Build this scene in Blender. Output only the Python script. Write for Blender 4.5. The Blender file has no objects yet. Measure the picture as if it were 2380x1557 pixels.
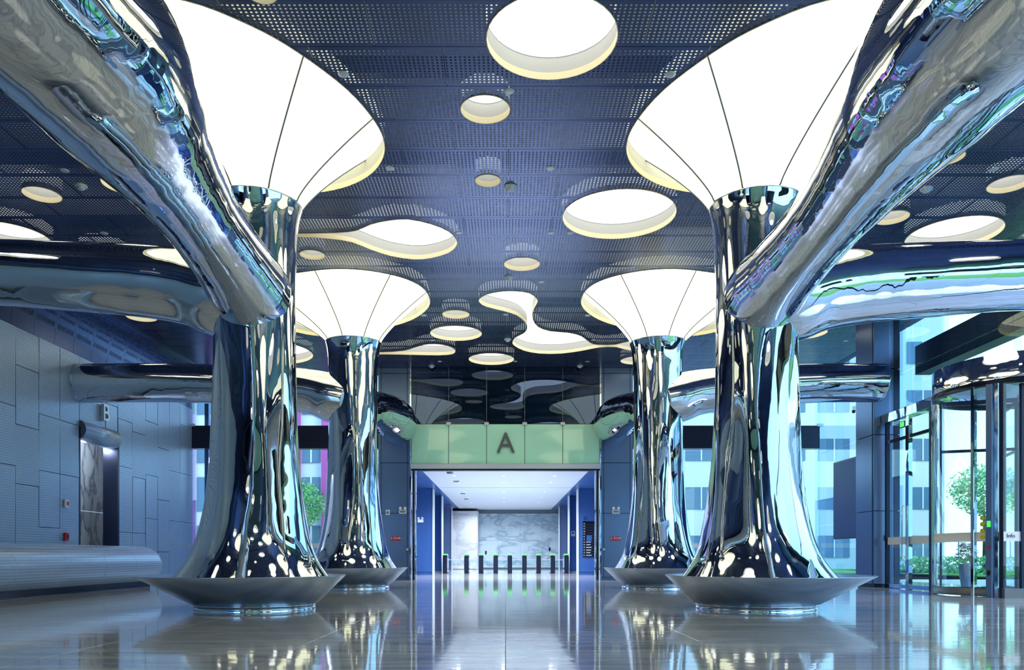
import bpy, math, random
from mathutils import Vector, Matrix
from mathutils.geometry import delaunay_2d_cdt, tessellate_polygon
random.seed(7)
PI = math.pi
SC = bpy.context.scene
COL = SC.collection

# ------------------------------------------------------------------ camera
EYE = 1.05
F = 1800.0; PX0 = 1175.0; HZ = 1292.0
cd = bpy.data.cameras.new('camera'); cam = bpy.data.objects.new('camera', cd); COL.objects.link(cam)
cam.location = (0, 0, EYE); cam.rotation_euler = (PI/2, 0, 0)
cd.sensor_width = 36; cd.lens = F/2380*36
cd.shift_x = (1190-PX0)/2380; cd.shift_y = (HZ-778.5)/2380
cd.clip_end = 400; cd.clip_start = 0.05
SC.camera = cam
SC.view_settings.view_transform = 'Standard'; SC.view_settings.look = 'None'
SC.view_settings.gamma = 1; SC.view_settings.use_curve_mapping = False
SC.view_settings.exposure = 0.32
try:
    SC.cycles.max_bounces = 10; SC.cycles.transparent_max_bounces = 12; SC.cycles.glossy_bounces = 6
    SC.cycles.diffuse_bounces = 3; SC.cycles.sample_clamp_indirect = 6; SC.cycles.caustics_reflective = False
    SC.cycles.use_denoising = True
except Exception: pass

# ------------------------------------------------------------------ world: bright overcast sky, a little bluer overhead
w = bpy.data.worlds.new('sky'); SC.world = w; w.use_nodes = True
wn = w.node_tree; wn.nodes.clear()
wo = wn.nodes.new('ShaderNodeOutputWorld'); bg = wn.nodes.new('ShaderNodeBackground')
tc = wn.nodes.new('ShaderNodeTexCoord'); sx = wn.nodes.new('ShaderNodeSeparateXYZ'); rp = wn.nodes.new('ShaderNodeValToRGB')
wn.links.new(tc.outputs['Generated'], sx.inputs[0]); wn.links.new(sx.outputs['Z'], rp.inputs[0])
rp.color_ramp.elements[0].position = 0.0; rp.color_ramp.elements[0].color = (.54, .81, .96, 1)
rp.color_ramp.elements[1].position = 0.8; rp.color_ramp.elements[1].color = (.22, .46, .92, 1)
wn.links.new(rp.outputs[0], bg.inputs[0]); bg.inputs[1].default_value = 2.5
wn.links.new(bg.outputs[0], wo.inputs[0])
# daylight coming from the entrance side, high and soft
sd = bpy.data.lights.new('sun', 'SUN'); sd.energy = 1.6; sd.angle = 0.35; sd.color = (.93, .97, 1)
so = bpy.data.objects.new('sun', sd); COL.objects.link(so); so.rotation_euler = (math.radians(28), math.radians(48), 0)

# ------------------------------------------------------------------ helpers
def lin(c):
    def f(v):
        v = v/255.0
        return v/12.92 if v <= .04045 else ((v+.055)/1.055)**2.4
    return tuple(f(v) for v in c[:3]) + (1,)
def P(px, y, D): return Vector(((px-PX0)*D/F, D, EYE+(HZ-y)*D/F))
CH = 8.2; CZ = EYE+CH
def CP(px, y):
    D = CH*F/(HZ-y); return ((px-PX0)*D/F, D)
MATS = {}
def mat(name, col=(200,200,200), rough=.5, metal=0, spec=.5, coat=0, bump=None, emit=None, es=0, trans=0):
    m = bpy.data.materials.new(name); m.use_nodes = True; nt = m.node_tree
    b = nt.nodes['Principled BSDF']
    b.inputs['Base Color'].default_value = lin(col); b.inputs['Roughness'].default_value = rough
    b.inputs['Metallic'].default_value = metal; b.inputs['Specular IOR Level'].default_value = spec
    b.inputs['Coat Weight'].default_value = coat; b.inputs['Coat Roughness'].default_value = .03
    if emit: b.inputs['Emission Color'].default_value = lin(emit); b.inputs['Emission Strength'].default_value = es
    if bump:
        last = None
        for (scale, dist, det) in bump:
            n = nt.nodes.new('ShaderNodeTexNoise'); g = nt.nodes.new('ShaderNodeNewGeometry')
            mp = nt.nodes.new('ShaderNodeMapping'); mp.inputs['Scale'].default_value = scale
            nt.links.new(g.outputs['Position'], mp.inputs[0]); nt.links.new(mp.outputs[0], n.inputs['Vector'])
            n.inputs['Scale'].default_value = 1; n.inputs['Detail'].default_value = det
            bp = nt.nodes.new('ShaderNodeBump'); bp.inputs['Strength'].default_value = 1; bp.inputs['Distance'].default_value = dist
            nt.links.new(n.outputs['Fac'], bp.inputs['Height'])
            if last: nt.links.new(last.outputs[0], bp.inputs['Normal'])
            last = bp
        nt.links.new(last.outputs[0], b.inputs['Normal'])
    MATS[name] = m; return m
def N(nt, t, **k):
    n = nt.nodes.new(t)
    for a, v in k.items(): setattr(n, a, v)
    return n
def math_node(nt, op, a, b=None, c=None):
    n = nt.nodes.new('ShaderNodeMath'); n.operation = op
    for i, v in enumerate((a, b, c)):
        if v is None: continue
        if isinstance(v, (int, float)): n.inputs[i].default_value = v
        else: nt.links.new(v, n.inputs[i])
    return n.outputs[0]
def dots(nt, pitch, radius, ax=('X', 'Y'), off=(0, 0)):
    """1 inside round perforations laid out on a square grid in world space"""
    g = N(nt, 'ShaderNodeNewGeometry'); s = N(nt, 'ShaderNodeSeparateXYZ'); nt.links.new(g.outputs['Position'], s.inputs[0])
    d = []
    for a, o, p in zip(ax, off, pitch):
        v = math_node(nt, 'DIVIDE', math_node(nt, 'SUBTRACT', s.outputs[a], o), p)
        v = math_node(nt, 'SUBTRACT', math_node(nt, 'FRACT', v), .5)
        v = math_node(nt, 'MULTIPLY', v, p); d.append(math_node(nt, 'MULTIPLY', v, v))
    r = math_node(nt, 'SQRT', math_node(nt, 'ADD', d[0], d[1]))
    return r, s
ROW0 = 15.62; ROWP = 1.05; COLP = 2.16
def ceiling_mat(name, col, rough):
    m = mat(name, col, rough, .75, .5); nt = m.node_tree; b = nt.nodes['Principled BSDF']
    pit = ROWP/14
    r, s = dots(nt, (COLP/28, pit), .017, off=(-COLP*100+.06, ROW0-ROWP*100))
    hole = math_node(nt, 'LESS_THAN', r, .0185)
    rf = math_node(nt, 'FRACT', math_node(nt, 'DIVIDE', math_node(nt, 'SUBTRACT', s.outputs['Y'], ROW0-ROWP*100), ROWP))
    rf = math_node(nt, 'ABSOLUTE', math_node(nt, 'SUBTRACT', rf, .5))
    hole = math_node(nt, 'MULTIPLY', hole, math_node(nt, 'LESS_THAN', rf, .43))
    t = N(nt, 'ShaderNodeBsdfTransparent'); mx = N(nt, 'ShaderNodeMixShader')
    nt.links.new(hole, mx.inputs[0]); nt.links.new(b.outputs[0], mx.inputs[1]); nt.links.new(t.outputs[0], mx.inputs[2])
    nt.links.new(mx.outputs[0], nt.nodes['Material Output'].inputs[0]); return m
M_ceil = ceiling_mat('perforated steel', (62, 80, 122), .27)
def emboss_mat(name, col, rough, ax):
    m = mat(name, col, rough, .3, .5); nt = m.node_tree; b = nt.nodes['Principled BSDF']
    r, s = dots(nt, (.075, .075), .02, ax=ax)
    mr = N(nt, 'ShaderNodeMapRange'); nt.links.new(r, mr.inputs[0]); mr.inputs[1].default_value = .012; mr.inputs[2].default_value = .026
    mr.inputs[3].default_value = 0; mr.inputs[4].default_value = 1
    bp = N(nt, 'ShaderNodeBump'); bp.inputs['Distance'].default_value = .006; bp.inputs['Strength'].default_value = .7
    nt.links.new(mr.outputs[0], bp.inputs['Height']); nt.links.new(bp.outputs[0], b.inputs['Normal'])
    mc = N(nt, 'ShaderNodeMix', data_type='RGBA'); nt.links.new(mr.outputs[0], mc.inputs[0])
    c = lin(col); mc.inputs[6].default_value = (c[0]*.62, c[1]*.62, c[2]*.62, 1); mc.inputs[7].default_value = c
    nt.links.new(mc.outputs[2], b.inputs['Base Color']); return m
M_wall = emboss_mat('embossed steel panel', (160, 188, 222), .30, ('Y', 'Z'))
M_desk = emboss_mat('embossed steel desk', (160, 184, 216), .26, ('Y', 'Z'))
RIP = [((1.1, 1.1, .5), .035, 1), ((5, 5, 2.0), .002, 1)]
M_chrome = mat('polished steel', (206, 212, 220), .015, 1, bump=RIP)
M_chrome_flat = mat('polished steel trim', (205, 215, 228), .05, 1)
M_bowl = mat('satin steel', (172, 186, 210), .27, 1, bump=[((.8, .8, .8), .01, 0)])
M_darkmetal = mat('dark anodised metal', (28, 36, 58), .3, .6)
M_pier = mat('blue grey metal cladding', (98, 120, 156), .3, .6)
M_blue = mat('deep blue metal cladding', (66, 104, 168), .28, .5)
M_seamdark = mat('seam', (118, 132, 144), .5)
M_lip = mat('cream lip', (232, 220, 186), .55)
M_plenum = mat('plenum grey', (110, 118, 136), .9)
M_white = mat('white paint', (232, 238, 246), .5)
M_whitemetal = mat('white metal', (205, 214, 226), .3, .3)
M_red = mat('red enamel', (190, 20, 50), .4)
M_black = mat('black gloss', (14, 16, 24), .15)
M_screen = mat('dark screen glass', (34, 62, 128), .45, 0, .3)
M_yellow = mat('yellow sticker', (205, 200, 20), .5)
M_greenlamp = mat('green lamp', (70, 230, 80), .4, emit=(80, 255, 90), es=1.0)
M_lamp = mat('white lamp', (255, 255, 255), .4, emit=(240, 246, 255), es=3.0)
M_letter = mat('letter steel', (100, 104, 108), .4, .5)
M_greenglass = mat('green back painted glass', (190, 252, 224), .04, 0, .5, coat=.4)
M_vase = mat('grey vase', (130, 150, 185), .4)
M_leaf = mat('leaf green', (110, 180, 100), .6); M_leaf2 = mat('pale leaf green', (160, 210, 120), .6)
M_petal = mat('pale petals', (220, 205, 215), .6)
M_bark = mat('bark', (90, 80, 66), .9)
M_lawn = mat('lawn', (130, 190, 80), .9)
M_pave = mat('pale paving', (205, 210, 214), .7)
M_bwhite = mat('pale facade', (225, 230, 235), .7)
M_bpink = mat('magenta facade', (196, 90, 160), .6)
M_bwin = mat('facade window', (90, 125, 150), .15)
# diffuser: light-giving membrane / luminous panels
def emis(name, col, s):
    m = mat(name, (235, 235, 230), .6, emit=col, es=s); return m
M_diff = emis('luminous membrane', (255, 248, 200), 1.5)
M_panel = emis('luminous panel', (255, 250, 232), 2.0)
def translucent(name, col):
    m = bpy.data.materials.new(name); m.use_nodes = True; nt = m.node_tree; nt.nodes.clear()
    o = N(nt, 'ShaderNodeOutputMaterial'); d = N(nt, 'ShaderNodeBsdfDiffuse'); t = N(nt, 'ShaderNodeBsdfTranslucent'); x = N(nt, 'ShaderNodeMixShader')
    d.inputs[0].default_value = lin(col); t.inputs[0].default_value = lin(col); x.inputs[0].default_value = .5
    nt.links.new(d.outputs[0], x.inputs[1]); nt.links.new(t.outputs[0], x.inputs[2]); nt.links.new(x.outputs[0], o.inputs[0]); return m
M_fascia = translucent('white fascia', (246, 248, 252))
M_manif = translucent('frosted band', (240, 246, 252))
_nt = M_manif.node_tree; _o = [n for n in _nt.nodes if n.type == 'OUTPUT_MATERIAL'][0]; _m = [n for n in _nt.nodes if n.type == 'MIX_SHADER'][0]
_t = N(_nt, 'ShaderNodeBsdfTransparent'); _x = N(_nt, 'ShaderNodeMixShader'); _x.inputs[0].default_value = .45
_nt.links.new(_m.outputs[0], _x.inputs[1]); _nt.links.new(_t.outputs[0], _x.inputs[2]); _nt.links.new(_x.outputs[0], _o.inputs[0])
def glass(name, tint, refl=1.0, base=.04, gc=(.95, .97, 1)):
    m = bpy.data.materials.new(name); m.use_nodes = True; nt = m.node_tree; nt.nodes.clear()
    o = N(nt, 'ShaderNodeOutputMaterial'); t = N(nt, 'ShaderNodeBsdfTransparent'); g = N(nt, 'ShaderNodeBsdfGlossy'); x = N(nt, 'ShaderNodeMixShader')
    t.inputs[0].default_value = tint + (1,); g.inputs['Roughness'].default_value = 0.0; g.inputs[0].default_value = gc+(1,)
    f = N(nt, 'ShaderNodeLayerWeight'); f.inputs[0].default_value = .5
    k = math_node(nt, 'MULTIPLY_ADD', math_node(nt, 'POWER', f.outputs['Facing'], 4.0), refl, base)
    nt.links.new(k, x.inputs[0]); nt.links.new(t.outputs[0], x.inputs[1]); nt.links.new(g.outputs[0], x.inputs[2]); nt.links.new(x.outputs[0], o.inputs[0]); return m
M_glass = glass('clear glass', (.90, .97, .98), .7, .03)
M_glassblue = glass('blue tinted glass', (.76, .90, .96), .7, .05)
M_glassdark = glass('dark glazing', (.25, .35, .60), .7, .09, (.50, .68, 1.0))
M_manif = None
def stone(name, c1, c2, rough, scale, stretch, vein=.5, coat=0, bumpd=0):
    m = mat(name, c1, rough, 0, .5, coat); nt = m.node_tree; b = nt.nodes['Principled BSDF']
    g = N(nt, 'ShaderNodeNewGeometry'); mp = N(nt, 'ShaderNodeMapping'); mp.inputs['Scale'].default_value = stretch[:3]
    mp.inputs['Rotation'].default_value = stretch[3:] if len(stretch) > 3 else (0, 0, 0)
    nt.links.new(g.outputs['Position'], mp.inputs[0])
    n1 = N(nt, 'ShaderNodeTexNoise'); n1.inputs['Scale'].default_value = scale; n1.inputs['Detail'].default_value = 8; n1.inputs['Distortion'].default_value = .55
    nt.links.new(mp.outputs[0], n1.inputs['Vector'])
    r = N(nt, 'ShaderNodeValToRGB'); nt.links.new(n1.outputs['Fac'], r.inputs[0])
    e = r.color_ramp.elements
    e[0].position = .30; e[0].color = lin(c1); e[1].position = .72; e[1].color = lin(c1)
    x = e.new(vein); x.color = lin(c2)
    x = e.new(vein-.05); x.color = lin(tuple((a*.75+b_*.25) for a, b_ in zip(c1, c2)))
    x = e.new(vein+.08); x.color = lin(c1)
    nt.links.new(r.outputs[0], b.inputs['Base Color'])
    if bumpd:
        nb = N(nt, 'ShaderNodeTexNoise'); nb.inputs['Scale'].default_value = 1; nb.inputs['Detail'].default_value = 2
        mb = N(nt, 'ShaderNodeMapping'); mb.inputs['Scale'].default_value = (.5, 3.0, 1); nt.links.new(g.outputs['Position'], mb.inputs[0]); nt.links.new(mb.outputs[0], nb.inputs['Vector'])
        bp = N(nt, 'ShaderNodeBump'); bp.inputs['Distance'].default_value = bumpd; bp.inputs['Strength'].default_value = 1
        nt.links.new(nb.outputs['Fac'], bp.inputs['Height']); nt.links.new(bp.outputs[0], b.inputs['Normal'])
        nt.links.new(bp.outputs[0], b.inputs['Coat Normal'])
    return m
M_floor = stone('polished grey stone', (222, 225, 230), (180, 187, 198), .08, .9, (.35, 2.6, 1), .5, .5, .0016)
M_marble = stone('veined marble', (202, 212, 222), (104, 114, 134), .3, 1.1, (1.0, 1.4, .55, .75, 0, 0), .52)
M_marble2 = stone('pale marble', (206, 226, 236), (150, 176, 196), .3, .5, (1.0, 1.0, 2.4, 0, .6, 0), .52)
M_marblew = stone('white marble', (240, 243, 248), (205, 212, 222), .3, .6, (1.0, 1.0, 2.2, 0, .5, 0), .5)

class MB:
    def __init__(s): s.v = []; s.f = []; s.sm = []
    def add(s, vs, fs, smooth=False):
        o = len(s.v); s.v += [tuple(v) for v in vs]; s.f += [tuple(i+o for i in f) for f in fs]; s.sm += [smooth]*len(fs); return s
    def box(s, x0, x1, y0, y1, z0, z1):
        v = [(x, y, z) for z in (z0, z1) for y in (y0, y1) for x in (x0, x1)]
        return s.add(v, [(0, 2, 3, 1), (4, 5, 7, 6), (0, 1, 5, 4), (2, 6, 7, 3), (0, 4, 6, 2), (1, 3, 7, 5)])
    def bbox(s, x0, x1, y0, y1, z0, z1, b=.01):
        """box with bevelled vertical and top edges (12 more faces)"""
        b = min(b, (x1-x0)/3, (y1-y0)/3, (z1-z0)/3)
        def ring(z, i): return [(x0+i, y0, z), (x1-i, y0, z), (x1, y0+i, z), (x1, y1-i, z), (x1-i, y1, z), (x0+i, y1, z), (x0, y1-i, z), (x0, y0+i, z)]
        def ring2(z): return [(x0+b, y0+b, z)]*1
        lo, mid = ring(z0, b), ring(z1-b, b)
        top = [(x0+b*1.5, y0+b, z1), (x1-b*1.5, y0+b, z1), (x1-b, y0+b*1.5, z1), (x1-b, y1-b*1.5, z1), (x1-b*1.5, y1-b, z1), (x0+b*1.5, y1-b, z1), (x0+b, y1-b*1.5, z1), (x0+b, y0+b*1.5, z1)]
        v = lo+mid+top; f = [tuple(range(7, -1, -1)), tuple(range(16, 24))]
        for k in range(8):
            j = (k+1) % 8; f += [(k, j, 8+j, 8+k), (8+k, 8+j, 16+j, 16+k)]
        return s.add(v, f)
    def lathe(s, cx, cy, prof, n=48, a0=0, a1=2*PI, caps=False, fn=None, smooth=True):
        full = abs(a1-a0-2*PI) < 1e-6; m = n if full else n+1; vs = []
        for (r, z) in prof:
            for k in range(m):
                a = a0+(a1-a0)*k/n
                x, y = r*math.cos(a), r*math.sin(a)
                if fn: x, y = fn(x, y, z, r, a)
                vs.append((cx+x, cy+y, z))
        fs = []
        for i in range(len(prof)-1):
            for k in range(n):
                k2 = (k+1) % m
                fs.append((i*m+k, i*m+k2, (i+1)*m+k2, (i+1)*m+k))
        if caps: fs += [tuple(range(m-1, -1, -1)), tuple((len(prof)-1)*m+k for k in range(m))]
        return s.add(vs, fs, smooth)
    def tube(s, pts, rad, n=24, caps=True, smooth=True):
        """sweep; rad is a float or list"""
        pts = [Vector(p) for p in pts]; rad = rad if isinstance(rad, (list, tuple)) else [rad]*len(pts)
        t0 = (pts[1]-pts[0]).normalized(); up = Vector((0, 0, 1)) if abs(t0.z) < .9 else Vector((1, 0, 0))
        u = t0.cross(up).normalized(); vs = []
        for i, p in enumerate(pts):
            t = (pts[min(i+1, len(pts)-1)]-pts[max(i-1, 0)]).normalized()
            u = (u-t*u.dot(t)).normalized(); v = t.cross(u)
            for k in range(n):
                a = 2*PI*k/n; vs.append(p+(u*math.cos(a)+v*math.sin(a))*rad[i])
        fs = [(i*n+k, i*n+(k+1) % n, (i+1)*n+(k+1) % n, (i+1)*n+k) for i in range(len(pts)-1) for k in range(n)]
        o = len(s.v); s.add(vs, fs, smooth)
        if caps: s.add([], []); s.f += [tuple(o+k for k in range(n-1, -1, -1)), tuple(o+(len(pts)-1)*n+k for k in range(n))]; s.sm += [False, False]
        return s
    def build(s, name, m, parent=None, label=None, kind=None):
        me = bpy.data.meshes.new(name); me.from_pydata(s.v, [], s.f); me.materials.append(m)
        me.polygons.foreach_set('use_smooth', s.sm); me.update()
        o = bpy.data.objects.new(name, me); COL.objects.link(o)
        if parent: o.parent = parent
        if label: o['label'] = label
        if kind: o['kind'] = kind
        return o
def thing(name, label, cat, group=None, loc=(0, 0, 0)):
    o = bpy.data.objects.new(name, None); COL.objects.link(o); o.location = loc; o['label'] = label; o['category'] = cat
    if group: o['group'] = group
    return o
def tag(o, label, cat, group=None):
    o['label'] = label; o['category'] = cat
    if group: o['group'] = group
    return o
def struct(name):
    o = bpy.data.objects.new(name, None); COL.objects.link(o); o['kind'] = 'structure'; return o
def link_mesh(name, me, parent, loc=(0, 0, 0), rz=0):
    o = bpy.data.objects.new(name, me); COL.objects.link(o); o.parent = parent; o.location = loc; o.rotation_euler[2] = rz; return o
def text(name, s, size, ext, m, parent, loc, rot, sx_=1, align='CENTER'):
    c = bpy.data.curves.new(name, 'FONT'); c.body = s; c.size = size; c.extrude = ext; c.align_x = align; c.align_y = 'CENTER'
    c.materials.append(m); o = bpy.data.objects.new(name, c); COL.objects.link(o)
    if parent: o.parent = parent
    me = bpy.data.meshes.new_from_object(o); bpy.data.objects.remove(o); me.name = name
    o = bpy.data.objects.new(name, me); COL.objects.link(o)
    if not me.materials: me.materials.append(m)
    if parent: o.parent = parent
    o.location = loc; o.rotation_euler = rot; o.scale = (sx_, 1, 1); return o
def smooth_path(ctrl, sub=8):
    """Catmull-Rom through rows of numbers"""
    out = []
    n = len(ctrl)
    for i in range(n-1):
        p0, p1, p2, p3 = ctrl[max(i-1, 0)], ctrl[i], ctrl[i+1], ctrl[min(i+2, n-1)]
        for k in range(sub):
            t = k/sub
            out.append(tuple(.5*((2*b)+(c-a)*t+(2*a-5*b+4*c-d)*t*t+(-a+3*b-3*c+d)*t**3) for a, b, c, d in zip(p0, p1, p2, p3)))
    out.append(tuple(ctrl[-1])); return out
def closed_smooth(pts, sub=6):
    out = []; n = len(pts)
    for i in range(n):
        p0, p1, p2, p3 = pts[i-1], pts[i], pts[(i+1) % n], pts[(i+2) % n]
        for k in range(sub):
            t = k/sub
            out.append(tuple(.5*((2*b)+(c-a)*t+(2*a-5*b+4*c-d)*t*t+(-a+3*b-3*c+d)*t**3) for a, b, c, d in zip(p0, p1, p2, p3)))
    return out
def inside(p, poly):
    x, y = p; c = False; n = len(poly); j = n-1
    for i in range(n):
        xi, yi = poly[i]; xj, yj = poly[j]
        if (yi > y) != (yj > y) and x < (xj-xi)*(y-yi)/(yj-yi)+xi: c = not c
        j = i
    return c

# ------------------------------------------------------------------ main dimensions
WX = 14.0                 # side walls
YB = 33.75                # portal wall
YG = 34.6                 # rear glazing
YF = -8.0                # wall behind the camera
TREE_X = 5.0; T1 = 15.5; T2 = 25.45; T0 = 3.6

# ------------------------------------------------------------------ floor
floor = struct('floor')
MB().box(-WX, 16.6, YF, 64, -.3, -.004).build('floor_screed', M_seamdark, floor)
TW, TD = 2.38, 1.19
tm = MB(); g = .0025
tm.add([(g, g, -.003), (TW-g, g, -.003), (TW-g, TD-g, -.003), (g, TD-g, -.003), (g+.002, g+.002, 0), (TW-g-.002, g+.002, 0), (TW-g-.002, TD-g-.002, 0), (g+.002, TD-g-.002, 0)],
       [(4, 5, 6, 7), (0, 1, 5, 4), (1, 2, 6, 5), (2, 3, 7, 6), (3, 0, 4, 7)])
tile0 = tm.build('floor_tile', M_floor, floor); tile0.location = (-TW, 7*TD, 0)
rest = MB(); cnt = 1
tiles = []
for j in range(-7, 54):
    for i in range(-6, 7):
        x, y = i*TW, j*TD
        if x > WX+2.4 or (y > YG and abs(x+TW/2) > 5.5): continue
        tiles.append((x, y))
vis = lambda x, y: y > 5.5 and abs(x+TW/2) < (y+TD)*.68+1.2
tiles.sort(key=lambda t: (not vis(*t), t[1]))
for k, (x, y) in enumerate(tiles):
    if (x, y) == (-TW, 7*TD): continue
    if cnt < 290 and vis(x, y):
        link_mesh('floor_tile', tile0.data, floor, (x, y, 0)); cnt += 1
    else:
        rest.add([(a+x, b+y, c) for a, b, c in tm.v], tm.f)
rest.build('floor_tile_field', M_floor, floor, kind='stuff')

# ------------------------------------------------------------------ ceiling openings
def circ(x0, x1, y0, y1):
    f, b = CH*F/(HZ-y0), CH*F/(HZ-y1); D = (f+b)/2; r = (b-f)/2; xc = (x0+x1)/2
    r2 = (x1-x0)/2*D/F; r = (r+r2)/2 if abs(xc-PX0) < 450 else r
    return ((xc-PX0)*D/F, D, r)
def circ_poly(c, n=40): return [(c[0]+c[2]*math.cos(2*PI*k/n), c[1]+c[2]*math.sin(2*PI*k/n)) for k in range(n)]
LIGHTS = [
 (circ(1130, 1435, -22, 185), 'largest round ceiling light, at the top centre between the two near trees'),
 (circ(1070, 1186, 219, 287), 'medium round ceiling light just below the largest one near the top centre'),
 (circ(1104, 1164, 404, 434), 'small round ceiling light beside a smoke detector in the middle of the ceiling'),
 (circ(1303, 1574, 440, 553), 'large oval-looking round ceiling light beside the near tree with white funnel, on its centre side'),
 (circ(1171, 1255, 597, 629), 'small round ceiling light above the winding ribbon shaped light'),
 (circ(697, 755, 580, 603), 'small round ceiling light next to the near trunk under the comet shaped light'),
 (circ(1028, 1091, 720, 740), 'smallest round ceiling light beside the upper bulb of the winding light'),
 (circ(1002, 1118, 756, 792), 'round ceiling light between the far tree funnel and the winding light'),
 (circ(1087, 1197, 821, 847), 'round ceiling light nearest the green glass wall, over the letter sign'),
 (circ(50, 145, 432, 471), 'round ceiling light farthest to the side by the embossed metal wall, above the chrome branch'),
 (circ(245, 337, 402, 452), 'round ceiling light partly hidden by the big leaning branch on the embossed wall side'),
 (circ(-95, 135, 512, 586), 'large round ceiling light cut by the picture edge, above the embossed wall side branch'),
 (circ(2030, 2114, 488, 522), 'round ceiling light just above the side branch on the revolving door side'),
 (circ(2105, 2327, 500, 585), 'large round ceiling light dipping behind the side branch on the revolving door side'),
 (circ(2288, 2402, 405, 449), 'round ceiling light cut by the picture edge on the revolving door side'),
 (circ(2170, 2236, 346, 384), 'round ceiling light half hidden behind the big leaning branch on the revolving door side'),
 (circ(1985, 2070, 720, 742), 'round ceiling light tucked between the side branch and the blue pillar'),
 (circ(1440, 1520, 828, 846), 'round ceiling light peeking out beside the collar of the far tree on the door side'),
 (circ(545, 670, -45, 9), 'round ceiling light whose edge shows at the very top above the near funnel'),
 ((-12.5, 26.6, .5), 'small rounded ceiling light under the side branch by the embossed wall'),
 ((-9.7, 31.2, 1.9), 'wide round ceiling light behind the far tree on the embossed wall side'),
]
OFFL = [(0.2, 7.6, .8), (-2.2, 9.2, .35), (1.0, 4.4, .8), (-1.6, 2.2, .7), (.4, -1.5, 1.3), (-3, -5, 1.0), (3.4, -4.6, .6), (8.6, 8.2, 1.2), (-8.8, 8.8, .9), (9.6, 0, 1.4), (-9.4, 1.5, 1.1), (-11.4, 5.5, .5), (11.2, 4.4, .5), (-7.2, -6, 1.2), (7.5, -6.4, .8), (11.2, 12.0, .7), (-11.3, 12.6, .8), (-11, 21.2, .6), (11, 28.5, .8)]
B1 = [(700,542),(784,540),(828,535),(861,521),(902,512),(949,509),(1002,520),(1043,537),(1062,557),(1061,571),(1043,587),(1002,599),(962,602),(908,594),(861,579),(818,562),(767,554),(700,550),(630,551),(560,560),(520,556),(530,545),(600,543)]
B2 = [(1113,695),(1130,684),(1164,677),(1197,676),(1231,681),(1249,695),(1248,705),(1239,722),(1239,742),(1251,759),(1278,769),(1322,773),(1352,781),(1372,796),(1392,801),(1432,800),(1466,792),(1510,795),(1515,808),(1466,814),(1432,806),(1392,807),(1355,814),(1305,821),(1254,821),(1217,814),(1194,802),(1191,794),(1197,784),(1217,774),(1225,762),(1221,749),(1201,732),(1170,722),(1130,712),(1115,703)]
B3 = [(888,818),(940,814),(960,808),(985,801),(1010,799),(1040,803),(1058,812),(1053,822),(1020,825),(960,824),(888,823),(820,826),(800,818),(830,814)]
BLOBS = [([CP(*p) for p in B1], 'comet shaped ceiling light with a thin tail, beside the near trunk'),
         ([CP(*p) for p in B2], 'winding ribbon shaped ceiling light with two bulbs in mid ceiling'),
         ([CP(*p) for p in B3], 'low flat ceiling light with a narrow tail beside the far tree collar')]
near_hole = [(4.73,11.42),(3.95,11.95),(3.38,12.59),(2.78,13.6),(2.46,14.6),(2.40,15.4),(2.58,16.1),(3.0,16.75),(3.65,17.25),(4.5,17.5),(5.6,17.4),(6.8,16.8),(7.7,15.8),(8.0,14.4),(7.6,12.8),(6.7,11.7),(5.7,11.3)]
far_hole = [(2.41,24.7),(2.55,23.6),(3.05,22.8),(3.9,22.25),(4.8,22.1),(5.7,22.3),(6.8,22.8),(7.9,23.9),(8.4,25.4),(8.3,27.2),(7.4,28.6),(6.2,28.9),(5.0,28.3),(4.0,27.6),(3.2,26.8),(2.6,25.7)]
entr_hole = [(2.5,3.4),(2.9,1.7),(4.2,.7),(5.8,.7),(7.2,1.5),(7.9,3.1),(7.6,4.9),(6.4,6.1),(4.8,6.4),(3.4,5.7)]
def sgn_poly(poly, s): return [(s*x, y) for x, y in poly]
TREES = []
for s in (-1, 1):
    TREES.append((s, T1, closed_smooth(sgn_poly(near_hole, s), 4)))
    TREES.append((s, T2, closed_smooth(sgn_poly(far_hole, s), 4)))
    TREES.append((s, T0, closed_smooth(sgn_poly(entr_hole, s), 5)))
HOLES = [circ_poly(c) for c, _ in LIGHTS]+[circ_poly(c, 28) for c in OFFL]+[closed_smooth(p, 2) for p, _ in BLOBS]+[t[2] for t in TREES]
BL_START = len(LIGHTS)+len(OFFL)
HBB = [(min(p[0] for p in h), max(p[0] for p in h), min(p[1] for p in h), max(p[1] for p in h)) for h in HOLES]

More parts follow.
